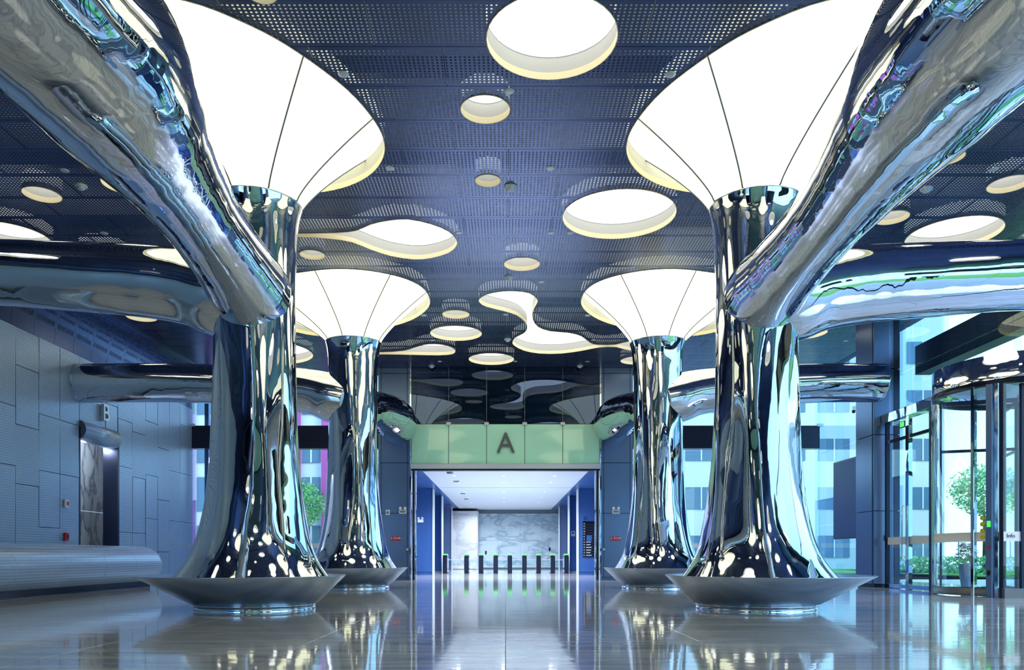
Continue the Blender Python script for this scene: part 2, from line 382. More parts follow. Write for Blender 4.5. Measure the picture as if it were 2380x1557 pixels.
# ------------------------------------------------------------------ ceiling panels, cut round the openings
ceiling = struct('ceiling')
XC0, XC1 = -13.2, WX+.06
rects = []
j0 = math.floor((YF-ROW0)/ROWP); j1 = math.ceil((YB-ROW0)/ROWP)
for j in range(j0, j1):
    ya, yb = ROW0+j*ROWP, min(ROW0+(j+1)*ROWP, YG-.05)
    off = .06+(COLP/2 if j % 2 else 0)
    for i in range(-8, 9):
        xa, xb = off+i*COLP, off+(i+1)*COLP
        xa, xb = max(xa, XC0), min(xb, XC1)
        if xb-xa > .05: rects.append((xa+.006, xb-.006, max(ya, YF)+.006, yb-.006))
npan = 0; fieldv = MB()
def pkey(r):
    cy = (r[2]+r[3])/2; cx = (r[0]+r[1])/2
    ok = cy > 11 and abs(cx) < cy*.68+1.2
    return (not ok, cy)
rects.sort(key=pkey)
for (xa, xb, ya, yb) in rects:
    hs = [h for h, b in zip(HOLES, HBB) if b[0] < xb and b[1] > xa and b[2] < yb and b[3] > ya]
    if not hs:
        vs = [(xa, ya), (xb, ya), (xb, yb), (xa, yb)]; fs = [(0, 1, 2, 3)]
    else:
        pts = [Vector(p) for p in ((xa, ya), (xb, ya), (xb, yb), (xa, yb))]; ed = [(0, 1), (1, 2), (2, 3), (3, 0)]
        for h in hs:
            o = len(pts); pts += [Vector(p) for p in h]; ed += [(o+k, o+(k+1) % len(h)) for k in range(len(h))]
        r = delaunay_2d_cdt(pts, ed, [], 0, 1e-5)
        vs = [tuple(v) for v in r[0]]; fs = []
        for f in r[2]:
            c = (sum(vs[i][0] for i in f)/len(f), sum(vs[i][1] for i in f)/len(f))
            if xa < c[0] < xb and ya < c[1] < yb and not any(inside(c, h) for h in hs): fs.append(tuple(f))
        if not fs: continue
        used = sorted({i for f in fs for i in f}); mp_ = {i: k for k, i in enumerate(used)}
        vs = [vs[i] for i in used]; fs = [tuple(mp_[i] for i in f) for f in fs]
    # skirt upwards round every open edge
    ec = {}
    for f in fs:
        for k in range(len(f)):
            a, b = f[k], f[(k+1) % len(f)]; ec.setdefault((min(a, b), max(a, b)), []).append((a, b))
    n = len(vs); V = [(x, y, CZ) for x, y in vs]+[(x, y, CZ+.03) for x, y in vs]
    FF = [tuple(reversed(f)) for f in fs]+[(e[0][0], e[0][1], e[0][1]+n, e[0][0]+n) for e in ec.values() if len(e) == 1]
    cy = (ya+yb)/2; cx = (xa+xb)/2
    if npan < 295 and cy > 11 and abs(cx) < cy*.68+1.5:
        MB().add(V, FF).build('ceiling_panel', M_ceil, ceiling); npan += 1
    else: fieldv.add(V, FF)
fieldv.build('ceiling_panel_field', M_ceil, ceiling, kind='stuff')
# upper slab and the sides of the plenum
MB().box(-WX-.4, WX+3, YF-.5, YG+.6, CZ+1.45, CZ+1.75).build('roof_slab', M_plenum, ceiling)
pb = MB(); pb.box(-WX-.4, -WX-.1, YF-.5, YG+.6, CZ-.02, CZ+1.45); pb.box(WX+.1, WX+.4, YF-.5, YG+.6, CZ+.0, CZ+1.45)
pb.box(-WX-.4, WX+.4, YF-.5, YF-.2, CZ, CZ+1.45); pb.box(-WX-.4, WX+.4, YG+.3, YG+.6, CZ, CZ+1.45)
pb.build('roof_edge', M_plenum, ceiling)
# steel joists in the void above the panels
for k in range(14):
    y = YF+2+k*3.5
    if y > YG: break
    # joists stop short of the light boxes: they run above them
    MB().box(-WX, WX, y-.08, y+.08, CZ+1.1, CZ+1.45).build('roof_joist', M_darkmetal, ceiling)

# curved soffit between the flat ceiling and the embossed wall
def soffit_prof(t):   # t 0..1 from ceiling to wall
    a = t*PI/2
    return (-13.2-.8*math.sin(a), CZ-(CZ-7.6)*(1-math.cos(a)))
SEG = 10
for j in range(j0, j1):
    ya, yb = max(ROW0+j*ROWP, YF)+.006, min(ROW0+(j+1)*ROWP, YG)-.006
    vs = []; fs = []
    for k in range(SEG+1):
        x, z = soffit_prof(k/SEG); vs += [(x, ya, z), (x, yb, z)]
    fs = [(2*k, 2*k+2, 2*k+3, 2*k+1) for k in range(SEG)]
    MB().add(vs, fs, True).build('soffit_panel', M_ceil, ceiling)

MB().box(-WX-.4, -WX-.1, YF-.5, YG+.6, 7.5, CZ).build('soffit_backing', M_plenum, ceiling)
# ------------------------------------------------------------------ ceiling light boxes
LH = .38; LIP = .11
def ring_band(poly, z0, z1, inset=0.0):
    n = len(poly); v = [(x, y, z0) for x, y in poly]+[(x, y, z1) for x, y in poly]
    return v, [(k, (k+1) % n, n+(k+1) % n, n+k) for k in range(n)]
def lipped(poly, t):
    """offset outline inwards by t (approx.)"""
    n = len(poly); out = []
    area = sum(poly[k][0]*poly[(k+1) % n][1]-poly[(k+1) % n][0]*poly[k][1] for k in range(n)); s = 1 if area > 0 else -1
    for k in range(n):
        a, b = Vector(poly[k-1]), Vector(poly[(k+1) % n]); d = (b-a).normalized(); out.append((poly[k][0]-s*d.y*t, poly[k][1]+s*d.x*t))
    return out
def light_box(name, poly, label, group=None):
    cx = sum(p[0] for p in poly)/len(poly); cy = sum(p[1] for p in poly)/len(poly)
    t = thing(name, label, 'light', group, (cx, cy, CZ))
    loc = [(x-cx, y-cy) for x, y in poly]
    m = MB(); v, f = ring_band(loc, -.012, LIP); m.add(v, f, True)
    inn = lipped(loc, .012); v2, f2 = ring_band(inn, -.012, LIP); m.add(v2, [tuple(reversed(q)) for q in f2], True)
    n = len(loc); m.add([(x, y, -.012) for x, y in loc]+[(x, y, -.012) for x, y in inn], [(k, n+k, n+(k+1) % n, (k+1) % n) for k in range(n)])
    m.build('rim', M_lip, t, label='cream rim')
    m = MB(); v, f = ring_band(lipped(loc, .004), LIP, LH); m.add(v, f, True); m.build('side_wall', M_fascia, t)
    tri = tessellate_polygon([[Vector((x, y, 0)) for x, y in loc]])
    m = MB(); m.add([(x, y, LH) for x, y in loc], [tuple(q) for q in tri]); m.build('diffuser', M_panel, t, label='glowing white diffuser')
    m = MB(); s_ = .015; l2 = lipped(loc, .006)
    v, f = ring_band(l2, LH-.02, LH-.002); m.add(v, f, True); m.build('bead', M_seamdark, t)
    return t
for (c, lab), h in zip(LIGHTS, HOLES): light_box('ceiling_light', h, lab, 'round luminous openings in the ceiling')
for h in HOLES[len(LIGHTS):BL_START]: light_box('ceiling_light', h, 'round ceiling light over the entrance side of the hall, seen mirrored in the chrome', 'ceiling lights outside the view')
for k, (p, lab) in enumerate(BLOBS): light_box('shaped_ceiling_light', HOLES[BL_START+k], lab, 'free form luminous openings in the ceiling')

# ------------------------------------------------------------------ mirror trees
TR_PROF = [(1.52, .60), (1.44, .70), (1.30, .90), (1.19, 1.12), (1.09, 1.42), (1.0, 1.85), (.93, 2.3), (.87, 2.9), (.83, 3.7), (.80, 4.6), (.785, 5.6), (.785, 6.6), (.80, 7.2), (.825, 7.6), (.86, 7.85), (.90, 8.02)]
def tree(s, Y, hole, label, arms, group):
    cx, cy = s*TREE_X, Y
    t = thing('tree_column', label, 'column', group, (cx, cy, 0))
    def lobes(x, y, z, r, a):
        k = .022*math.sin(3*a+.4*z*s)+.012*math.sin(7*a+.9*z)
        q = 1+k*(1 if z < 7.4 else max(0, (8.02-z)/.62))
        off = .10*s*max(0, min(1, (2.4-z)/1.8))**2
        return x*q+off, y*q
    prof = smooth_path(TR_PROF, 5)
    MB().lathe(0, 0, prof, 96, fn=lobes).build('trunk', M_chrome, t, label='mirror polished flared trunk')
    MB().lathe(0, 0, [(.90, 8.02), (.905, 8.03), (.905, 8.06), (.86, 8.065)], 64).build('collar_ring', M_chrome_flat, t)
    # dish
    bo = .24*s
    m = MB()
    def dish(x, y, z, r, a):
        k = max(0, min(1, (z-.12)/.54)); return x+bo*k, y
    m.lathe(0, 0, [(1.15, .10), (1.22, .12), (2.0, .655), (2.005, .668), (1.985, .668), (1.55, .60), (1.2, .58)], 72, fn=dish)
    m.build('dish', M_bowl, t, label='satin steel dish around the foot')
    m = MB(); m.lathe(0, 0, [(1.17, 0), (1.17, .045), (1.16, .05), (1.16, .055), (1.17, .06), (1.17, .105)], 64); m.build('base_ring', M_chrome_flat, t, label='low chrome base ring')
    # arms
    for ctrl in arms:
        pth = smooth_path(ctrl, 6)
        m = MB(); m.tube([(x-cx, y-cy, z) for x, y, z, r in pth], [p[3] for p in pth], 48)
        m.build('branch', M_chrome, t, label='mirror polished branch')
    # funnel
    z1 = CZ+LH; z0 = 8.06; H = [(x-cx, y-cy) for x, y in hole]
    n = len(H); rows = 14; vs = []
    for i in range(rows+1):
        q = i/rows; k = q**1.3
        for (x, y) in H:
            a = math.atan2(y, x); R = math.hypot(x, y)
            r = .88+(R-.01-.88)*k
            vs.append((r*math.cos(a), r*math.sin(a), z0+(z1-z0)*q))
    fs = [(i*n+k, i*n+(k+1) % n, (i+1)*n+(k+1) % n, (i+1)*n+k) for i in range(rows) for k in range(n)]
    fu = MB().add(vs, fs, True).build('light_funnel', M_diff, t, label='glowing white stretched membrane funnel')
    def Rat(a):
        best = None
        for k in range(n):
            x, y = H[k]; x2, y2 = H[(k+1) % n]
            d = (math.cos(a), math.sin(a)); ex, ey = x2-x, y2-y; det = d[0]*ey-d[1]*ex
            if abs(det) < 1e-9: continue
            tt = (x*ey-y*ex)/det; u = (x*d[1]-y*d[0])/det
            if tt > 0 and -1e-6 <= u <= 1+1e-6: best = tt if best is None else min(best, tt)
        return best or 2.5
    for k in range(8):
        a = -PI/2+s*math.radians(-33)+k*PI/4*s*1.0
        R = Rat(a); pts = []
        for i in range(rows+1):
            q = i/rows; r = .88+(R-.01-.88)*q**1.3+(-.004)
            pts.append(((r+.008)*math.cos(a), (r+.008)*math.sin(a), z0+(z1-z0)*q-.008))
        MB().tube(pts, .016, 6).build('seam', M_seamdark, fu)
    m = MB(); v, f = ring_band(H, CZ-.012, CZ+LIP); m.add(v, f, True); inn = lipped(H, .012); v2, f2 = ring_band(inn, CZ-.012, CZ+LIP); m.add(v2, f2, True)
    m.add([(x, y, CZ-.012) for x, y in H]+[(x, y, CZ-.012) for x, y in inn], [(k, n+k, n+(k+1) % n, (k+1) % n) for k in range(n)])
    m.build('rim', M_lip, t, label='cream rim of the ceiling opening')
    m = MB(); v, f = ring_band(lipped(H, .004), CZ+LIP, z1); m.add(v, f, True); m.build('side_wall', M_fascia, t)
    return t
def side_arm(s, Y, xend): 
    L = [(5.2, Y, 6.15, .78), (5.7, Y, 6.25, .80), (6.3, Y, 6.42, .74), (7.2, Y, 6.54, .70), (8.4, Y, 6.62, .67), (10.2, Y, 6.72, .63), (12.0, Y, 6.74, .63), (xend, Y, 6.72, .63)]
    return [(s*a, b, c-(.06 if s > 0 and Y == T1 else 0), d+(.05 if s > 0 and Y == T1 else 0)) for a, b, c, d in L]
def back_arm(s):
    L = [(4.98, 25.9, 5.9, .70), (4.95, 26.6, 6.05, .68), (4.9, 28.0, 6.4, .62), (4.75, 29.8, 6.62, .70), (4.62, 31.4, 6.68, .84), (4.6, 32.6, 6.7, .86), (4.7, 33.8, 6.7, .8)]
    return [(s*a, b, c, d) for a, b, c, d in L]
def fore_arm(s):
    if s > 0:
        return [(5.0, 15.1, 6.1, .74), (4.98, 14.6, 6.12, .72), (4.96, 13.6, 6.16, .63), (4.93, 12.2, 6.2, .58), (4.9, 11.1, 6.26, .62), (4.86, 10.1, 6.34, .72), (4.82, 9.1, 6.43, .86), (4.78, 8.2, 6.45, .92), (4.78, 7.2, 6.42, .94), (4.8, 6.0, 6.38, .88), (4.9, 5.0, 6.35, .8), (5.0, 4.1, 6.3, .8)]
    L = [(4.95, 15.1, 6.18, .76), (4.92, 14.6, 6.2, .74), (4.86, 13.6, 6.28, .66), (4.78, 12.2, 6.36, .62), (4.70, 11.1, 6.42, .68), (4.62, 10.1, 6.46, .80), (4.54, 9.1, 6.5, .94), (4.5, 8.2, 6.5, .98), (4.55, 7.2, 6.45, .94), (4.65, 6.0, 6.4, .86), (4.8, 5.0, 6.35, .8), (4.95, 4.1, 6.3, .8)]
    return [(s*a, b, c, d) for a, b, c, d in L]
nm = {(-1, T1): 'near mirror steel tree column beside the embossed metal wall and long desk',
      (1, T1): 'near mirror steel tree column beside the revolving door and big screen',
      (-1, T2): 'far mirror steel tree column on the embossed wall side, beside the green glass',
      (1, T2): 'far mirror steel tree column on the revolving door side, beside the green glass',
      (-1, T0): 'mirror steel tree column outside the view near the camera, embossed wall side',
      (1, T0): 'mirror steel tree column outside the view near the camera, entrance side'}
for s, Y, hole in TREES:
    arms = []
    if Y == T1: arms = [side_arm(s, Y, 14.3 if s < 0 else 13.6), fore_arm(s)]
    if Y == T2: arms = [side_arm(s, Y, 14.0 if s < 0 else 12.35), back_arm(s)]
    tree(s, Y, hole, nm[(s, Y)], arms, 'mirror steel tree columns')

# ------------------------------------------------------------------ small ceiling fittings
det_pts = [((1186, 433), 'smoke detector beside the small round light in mid ceiling'), ((188, 431), 'smoke detector on the embossed wall side between two round lights'),
           ((2153, 437), 'smoke detector on the ceiling beside the leaning branch on the door side'), ((1182, 644), 'smoke detector above the winding light'),
           ((1180, 788), 'smoke detector inside the bend of the winding light'), ((1003, 850), 'smoke detector at the wall head on the embossed wall side of the dark glazing'),
           ((1348, 850), 'smoke detector at the wall head on the door side of the dark glazing')]
for (p, lab) in det_pts:
    x, y = CP(*p); t = thing('smoke_detector', lab, 'detector', 'smoke detectors on the ceiling', (x, y, CZ))
    MB().lathe(0, 0, [(.0, -.045), (.12, -.045), (.135, -.03), (.135, 0)], 20).build('base', M_whitemetal, t)
    MB().lathe(0, 0, [(.0, -.10), (.05, -.10), (.075, -.085), (.08, -.045)], 16).build('sensor_head', M_whitemetal, t)
SPR = [((798,172),'at the rim of the near funnel, embossed wall side'),((1183,212),'just below the largest round light'),((1558,173),'at the rim of the near funnel, door side'),
 ((907,391),'below the near funnel rim, above the comet shaped light'),((1278,391),'above the large oval-looking round light'),((1066,541),'at the blunt end of the comet shaped light'),
 ((1280,541),'at the lower edge of the large oval-looking round light, outer one'),((1325,541),'at the lower edge of the large oval-looking round light, inner one'),((985,653),'beside the far funnel, embossed wall side'),
 ((1258,655),'just above the upper bulb of the winding light'),((985,733),'between the far funnel and the smallest round light'),((1175,731),'beside the neck of the winding light'),
 ((1366,733),'between the winding light and the far funnel, door side'),((1005,791),'below the round light next to the far funnel'),((1380,790),'at the thin tail of the winding light'),
 ((1022,840),'at the wall head, embossed wall side'),((1198,840),'beside the round light over the letter sign'),((1365,840),'at the wall head, door side'),((150,396),'above the farthest side light by the embossed wall'),
 ((242,542),'just above the side branch by the embossed wall'),((2310,393),'beside the edge light on the door side'),((1965,792),'near the glass wall above the far side branch'),((328,733),'under the near side branch by the embossed wall')]
for p, lab in SPR:
    x, y = CP(*p); o = MB().lathe(0, 0, [(0, -.02), (.055, -.02), (.085, -.014), (.095, 0)], 18).build('sprinkler_cover', M_whitemetal)
    o.location = (x, y, CZ); tag(o, 'white sprinkler cover plate '+lab, 'sprinkler', 'sprinkler cover plates on the ceiling')

# ------------------------------------------------------------------ embossed wall
wall_left = struct('wall_left')
m = MB(); m.box(-WX-.45, -WX-.1, YF, 25.45, 0, 7.6); m.box(-WX-.45, -WX-.1, 27.9, YG+.3, 0, 7.6); m.box(-WX-.45, -WX-.1, 25.45, 27.9, 5.2, 7.6)
m.build('backing', M_plenum, wall_left)
edges = [27.95, 29.02, 30.08, 31.14, 32.2, 33.26, YG]
edgesL = [25.40-1.1*k for k in range(0, 13)]
cols = [(edges[k], edges[k+1]) for k in range(6)]+[(edgesL[k+1], edgesL[k]) for k in range(12)]+[(25.42+.83*k, 25.42+.83*(k+1)) for k in range(3)]
for ci, (ya, yb) in enumerate(cols):
    over = 25.41 < ya < 27.9
    z = 5.45 if over else .02
    zs = [z]
    r = random.Random(ci*3+1); z = (z+r.choice([1.2, 1.9, 2.5, 3.1])) if not over else 6.4
    while z < 7.0: zs.append(z); z += r.choice([1.7, 2.1, 2.4])
    zs.append(7.6)
    for za, zb in zip(zs[:-1], zs[1:]):
        # slightly pillowed panel, each tilted a little out of true
        a = r.uniform(-.010, .010); b = r.uniform(-.006, .006); x0 = -WX
        def X(u, v): return x0+.02+a*(u-.5)*2+b*(v-.5)*2
        gx = .009; vs = []; fs = []
        for i in range(5):
            for j in range(2):
                u = i/4; vs.append((X(u, j), ya+gx+(yb-ya-2*gx)*u, za+gx+(zb-za-2*gx)*j))
        for i in range(4): fs.append((2*i, 2*i+1, 2*i+3, 2*i+2))
        k = len(vs)
        for (u, yy, zz) in ((0, ya+gx, za+gx), (1, yb-gx, za+gx), (1, yb-gx, zb-gx), (0, ya+gx, zb-gx)): vs.append((x0-.08, yy, zz))
        fs += [(0, k, k+3, 1), (8, 9, k+2, k+1), (0, 8, k+1, k), (1, k+3, k+2, 9)]
        MB().add(vs, fs, False).build('wall_panel', M_wall, wall_left)
MB().box(-WX-.02, -WX+.02, YF, 12.18, 0, 7.6).build('wall_panel_field', M_wall, wall_left, kind='stuff')
MB().box(-WX-.02, -WX+.05, 12.2, YG, 0, .1).build('plinth', M_darkmetal, wall_left)
# doorway with rounded head and marble lining
door = struct('door_1')
MB().box(-WX-.47, -WX+.06, 27.84, 27.96, 0, 5.3).build('jamb', M_darkmetal, door)
MB().box(-WX-.2, -WX+.03, 25.38, 25.46, 0, 5.3).build('jamb', M_darkmetal, door)
hp = [(-WX-.2, 5.6), (-WX-.02, 5.55), (-WX+.12, 5.45), (-WX+.2, 5.3), (-WX+.2, 5.12), (-WX+.1, 4.97), (-WX-.08, 4.9), (-WX-.3, 4.9)]
hp = smooth_path(hp, 3); v = [(x, 25.46, z) for x, z in hp]+[(x, 27.84, z) for x, z in hp]; n = len(hp)
MB().add(v, [(k, k+1, n+k+1, n+k) for k in range(n-1)]+[tuple(range(n)), tuple(range(2*n-1, n-1, -1))], True).build('rounded_head', M_wall, door)
for i in range(2):
    for j in range(4):
        ya = 24.6+i*2.15 if j % 2 == 0 else 23.9+i*2.4
        MB().box(-WX-1.5, -WX-1.42, ya+.006, ya+(2.15 if j % 2 == 0 else 2.4)-.006, j*1.35+.006, j*1.35+1.344).build('marble_slab', M_marble, door)
for i, j in ((2, 0), (2, 1), (2, 2), (2, 3)):
    ya = 24.6+i*2.15 if j % 2 == 0 else 23.9+i*2.4
    MB().box(-WX-1.5, -WX-1.42, ya+.006, ya+2.3, j*1.35+.006, j*1.35+1.344).build('marble_slab', M_marble, door)
m = MB(); m.box(-WX-1.6, -WX-.4, 31.0, 31.1, 0, 5.4); m.box(-WX-1.6, -WX-.4, 23.2, 23.3, 0, 5.4); m.box(-WX-1.6, -WX-.4, 23.2, 31.1, 5.3, 5.4); m.build('recess_lining', M_white, door)
MB().box(-WX-1.6, -WX, 23.2, 31.1, -.2, -.001).build('recess_floor', M_floor, door)
lb = text('letter_sign', 'B', .82, .05, M_whitemetal, None, (-WX+.12, 26.85, 5.98), (PI/2, 0, PI/2))
tag(lb, 'raised pale metal letter B above the doorway in the embossed wall', 'letter')
ld = bpy.data.lights.new('lobby_fill', 'POINT'); ld.energy = 120; ld.shadow_soft_size = .15; ld.color = (.86, .93, 1)  # added fill light without a fitting, brightens the marble behind the doorway
lo = bpy.data.objects.new('lobby_fill', ld); COL.objects.link(lo); lo.location = (-WX-.75, 27.0, 5.0)
# call point boxes
def wall_box(Y, z, m_, lab, cat, mm):
    t = thing(cat.replace(' ', '_'), lab, cat, None, (-WX+.04, Y, z))
    MB().bbox(-.0, .08, -.09, .09, -.13, .13).build('housing', m_, t); MB().bbox(.08, .1, -.045, .045, -.06, .06).build('face', mm, t)
wall_box(24.55, 2.71, M_whitemetal, 'white and red call box high on the embossed wall beside the doorway', 'call box', M_red)
wall_box(24.55, 1.66, M_red, 'small dark red alarm button on the embossed wall above the desk', 'alarm button', M_black)

# ------------------------------------------------------------------ long rounded desk
t = thing('reception_desk', 'long rounded embossed metal reception desk along the embossed wall', 'desk', None, (-12.88, 20, 0))
prof = [(-.98, 1.36), (.0, 1.38), (.25, 1.36), (.5, 1.27), (.72, 1.08), (.82, .84), (.82, .66), (.74, .42), (.55, .24), (.3, .17), (-.98, .16)]
prof = smooth_path(prof, 3); n = len(prof)
ys = [(-8+k*1.45) for k in range(10)]
xo = lambda y: .35*(1-(y+8)/16)
ys = [-8, -5.6, -3.4, -1.2, 1.0, 3.2, 5.2, 7.05]
for a, b in zip(ys[:-1], ys[1:]):
    v = [(x+xo(a), a+.004, z) for x, z in prof]+[(x+xo(b), b-.004, z) for x, z in prof]
    MB().add(v, [(k, n+k, n+k+1, k+1) for k in range(n-1)], True).build('front_panel', M_desk, t)
# rounded end: profile shrinks towards the end like a quarter turn
m = MB(); rows = []
for i in range(9):
    a = i/8*PI/2; rows += [( -.98+(x+.98)*(1-(1-math.cos(a))*.55)+xo(7.05), 7.05+.75*math.sin(a), .77+(z-.77)*(.15+.85*math.cos(a)**.7 if i < 8 else .0)) for x, z in prof]
m.add(rows, [(i*n+k, (i+1)*n+k, (i+1)*n+k+1, i*n+k+1) for i in range(8) for k in range(n-1)], True); m.build('rounded_end', M_desk, t)
MB().box(-.98, .35, -8, 7.3, 0, .2).build('toe_kick', M_black, t)

# ------------------------------------------------------------------ rear piers and portal
def pier(s):
    w_ = struct('wall_rear_'+('left' if s < 0 else 'right'))
    x0, x1 = (4.12, 5.55)
    def bx(a, b, y0, y1, z0, z1, nme='cladding_panel', mm=M_pier):
        xa, xb = sorted((s*a, s*b)); return MB().bbox(xa, xb, y0, y1, z0, z1, .008).build(nme, mm, w_)
    bx(x0+.03, x1-.03, YB+.05, YG+.5, 0, CZ+.3, 'pier_core', M_darkmetal)
    for za, zb in ((2.92, 5.1), (5.12, 7.2), (7.22, 9.0), (9.02, CZ)):
        bx(x0, x0+.16, YB, YB+.1, za, zb); bx(x0+.17, x1-.13, YB, YB+.1, za, zb); bx(x1-.12, x1, YB, YB+.1, za, zb)
    bx(x0, x0+.16, YB, YB+.1, .14, 2.9); bx(x1-.12, x1, YB, YB+.1, .14, 2.9)
    bx(x0+.17, x1-.13, YB, YB+.1, .14, 2.9, 'hydrant_door')
    bx(x0, x1, YB+.01, YB+.1, 0, .13, 'plinth')
    m = MB(); m.lathe(0, 0, [(0, -.02), (.02, -.02), (.03, 0)], 12)
    k = MB().lathe(0, 0, [(0, .045), (.022, .045), (.05, .03), (.055, 0)], 16).build('door_knob', M_whitemetal, w_); k.location = (s*(x0+.16), YB-.0, 1.34); k.rotation_euler = (PI/2, 0, 0)
    # fire sign
    xs = s*(4.79 if s < 0 else 4.79)
    sg = thing('fire_sign', 'small red hydrant sign on the pier cabinet door, '+('embossed wall side' if s < 0 else 'revolving door side'), 'sign', 'red hydrant signs', (xs, YB-.005, 1.81))
    MB().bbox(-.215, .215, -.02, 0, -.09, .09, .006).build('plate', M_red, sg)
    text('lettering', '火 灭火栓', .105, .002, M_white, sg, (0, -.022, .01), (PI/2, 0, 0))
    # emergency light
    xe = s*4.47 if s < 0 else 4.80
    em = thing('emergency_light', 'white twin-head emergency light on the pier, '+('embossed wall side' if s < 0 else 'revolving door side'), 'lamp', 'twin head emergency lights', (xe, YB-.005, 2.98))
    MB().bbox(-.16, .16, -.07, 0, -.09, .08, .01).build('housing', M_white, em)
    MB().box(-.12, .12, -.073, -.069, -.05, .045).build('label_plate', M_seamdark, em)
    for q in (-1, 1):
        h = MB().lathe(0, 0, [(0, .03), (.055, .03), (.066, .02), (.06, -.06), (.02, -.08)], 18).build('lamp_head', M_white, em); h.location = (q*.105, -.09, .145); h.rotation_euler = (PI/2, 0, 0)
    if s < 0:
        bb = thing('sounder_box', 'small white square sounder box on the pier next to the emergency light', 'alarm', None, (-5.13, YB-.005, 2.95))
        MB().bbox(-.09, .09, -.05, 0, -.11, .11, .01).build('housing', M_white, bb)
        q = MB().lathe(0, 0, [(0, .02), (.03, .02), (.06, .01), (.065, 0)], 18).build('speaker', M_seamdark, bb); q.location = (0, -.05, -.01); q.rotation_euler = (PI/2, 0, 0)
pier(-1); pier(1)

portal = struct('trim_1')
MB().bbox(-4.13, 4.13, YB-.12, YB+.3, 4.84, 5.06, .01).build('lintel', M_whitemetal, portal)
MB().box(-4.1, 4.1, YB-.1, YB+.25, 4.76, 4.838).build('door_track', M_darkmetal, portal)
for s in (-1, 1):
    for (a, b, mm) in ((4.10, 4.16, M_chrome_flat), (3.96, 4.04, M_black), (3.90, 3.94, M_chrome_flat)):
        xa, xb = sorted((s*a, s*b)); MB().box(xa, xb, YB-.1, YB+.2, 0, 4.78 if a < 4.1 else 9.25).build('jamb', mm, portal)
# green glass band and dark glazing above
band = struct('window_1')
xs = [-4.10, -2.475, -.825, .835, 2.485, 4.10]
for a, b in zip(xs[:-1], xs[1:]):
    MB().bbox(a+.012, b-.012, YB-.06, YB-.03, 5.07, 6.78, .004).build('green_pane', M_greenglass, band)
    MB().box(a+.008, b-.008, YB-.06, YB-.045, 6.80, CZ-.01).build('pane', M_glassdark, band)
MB().box(-4.1, 4.1, YB-.02, YB+.1, 5.06, 6.78).build('backing', M_darkmetal, band)
for x in xs:
    MB().bbox(x-.10, x+.10, YB-.14, YB-.02, 6.74, 6.86, .01).build('clamp', M_whitemetal, band)
    MB().box(x-.008, x+.008, YB-.07, YB-.04, 5.07, CZ).build('joint', M_seamdark, band)
la = text('letter_sign', 'A', 1.25, .04, M_letter, None, (.01, YB-.12, 5.92), (PI/2, 0, 0), .93)
tag(la, 'raised grey metal letter A on the green glass over the portal', 'letter')
# dark gallery behind the glazing
gal = struct('wall_gallery')
m = MB(); m.box(-4.1, 4.1, YB+6, YB+6.1, 5, 9.7); m.box(-4.2, -4.1, YB+.1, YB+6, 5, 9.7); m.box(4.1, 4.2, YB+.1, YB+6, 5, 9.7); m.box(-4.2, 4.2, YB+.2, YB+6, 9.3, 9.4); m.box(-4.2, 4.2, YB+.25, YB+6, 5.0, 5.1)
m.build('gallery_lining', M_darkmetal, gal)

# ------------------------------------------------------------------ lift corridor
cor = struct('wall_corridor')
m = MB(); m.box(-5.6, -5.4, YB+.6, 63, 0, 5.0); m.box(5.4, 5.6, YB+.6, 63, 0, 5.0); m.build('corridor_side', M_blue, cor)
cc = struct('ceiling_corridor'); 
MB().box(-3.67, 3.67, YB+.31, 42.4, 4.80, 4.9).build('ceiling_board', M_white, cc)
MB().box(-3.67, 3.67, 42.6, 62.8, 4.80, 4.9).build('ceiling_board', M_white, cc)
MB().box(-3.67, 3.67, 42.4, 42.6, 4.86, 4.95).build('shadow_gap', M_seamdark, cc)
for s in (-1, 1):
    xa, xb = sorted((s*3.68, s*5.5)); MB().box(xa, xb, YB+.31, 63, 4.79, 4.95).build('edge_board', M_blue, cc)
MB().box(-5.6, 5.6, YB+.5, 64, 4.96, 5.05).build('ceiling_cover', M_plenum, cc)
for s in (-1, 1):
    def bx(a, b, y0, y1, z0, z1, nme, mm):
        xa, xb = sorted((s*a, s*b)); return MB().bbox(xa, xb, y0, y1, z0, z1, .01).build(nme, mm, cor)
    bx(4.08, 5.38, 43.0, 44.0, .16, 4.79, 'wall_panel', M_blue); bx(4.08, 5.38, 43.02, 44, 0, .14, 'plinth', M_blue)
    bx(4.02, 4.07, 42.95, 44.0, 0, 4.79, 'edge_trim', M_whitemetal); bx(3.90, 3.95, 47.6, 48.6, 0, 4.79, 'edge_trim', M_whitemetal)
    bx(3.97, 5.38, 48.5, 49.5, .12, 4.79, 'wall_panel', M_blue); bx(3.97, 5.38, 48.52, 49.5, 0, .1, 'plinth', M_whitemetal)
    bx(4.02, 5.38, 57.0, 58.0, 0, 4.7, 'wall_panel', M_pier); bx(3.96, 4.0, 56.9, 58.0, 0, 4.7, 'edge_trim', M_whitemetal)
for k, (a, b) in enumerate([(-2.17, -.6), (-.6, 1.2), (1.2, 3.0), (3.0, 5.4)]):
    for (za, zb) in ((0.1, 2.3), (2.3, 4.5)):
        MB().box(a+.006, b-.006, 63, 63.1, za+.006, zb-.006).build('marble_slab', M_marble2, cor)
MB().box(-5.4, 5.4, 63.1, 63.3, 0, 5).build('backing', M_seamdark, cor)
for (a, b) in ((-5.4, -3.8), (-3.8, -2.2)):
    for (za, zb) in ((0.02, 2.3), (2.3, 4.6)): MB().box(a+.004, b-.004, 61, 61.1, za+.004, zb-.004).build('marble_slab', M_marblew, cor)
MB().box(-2.22, -2.18, 61, 63, 0, 4.6).build('edge_trim', M_white, cor)
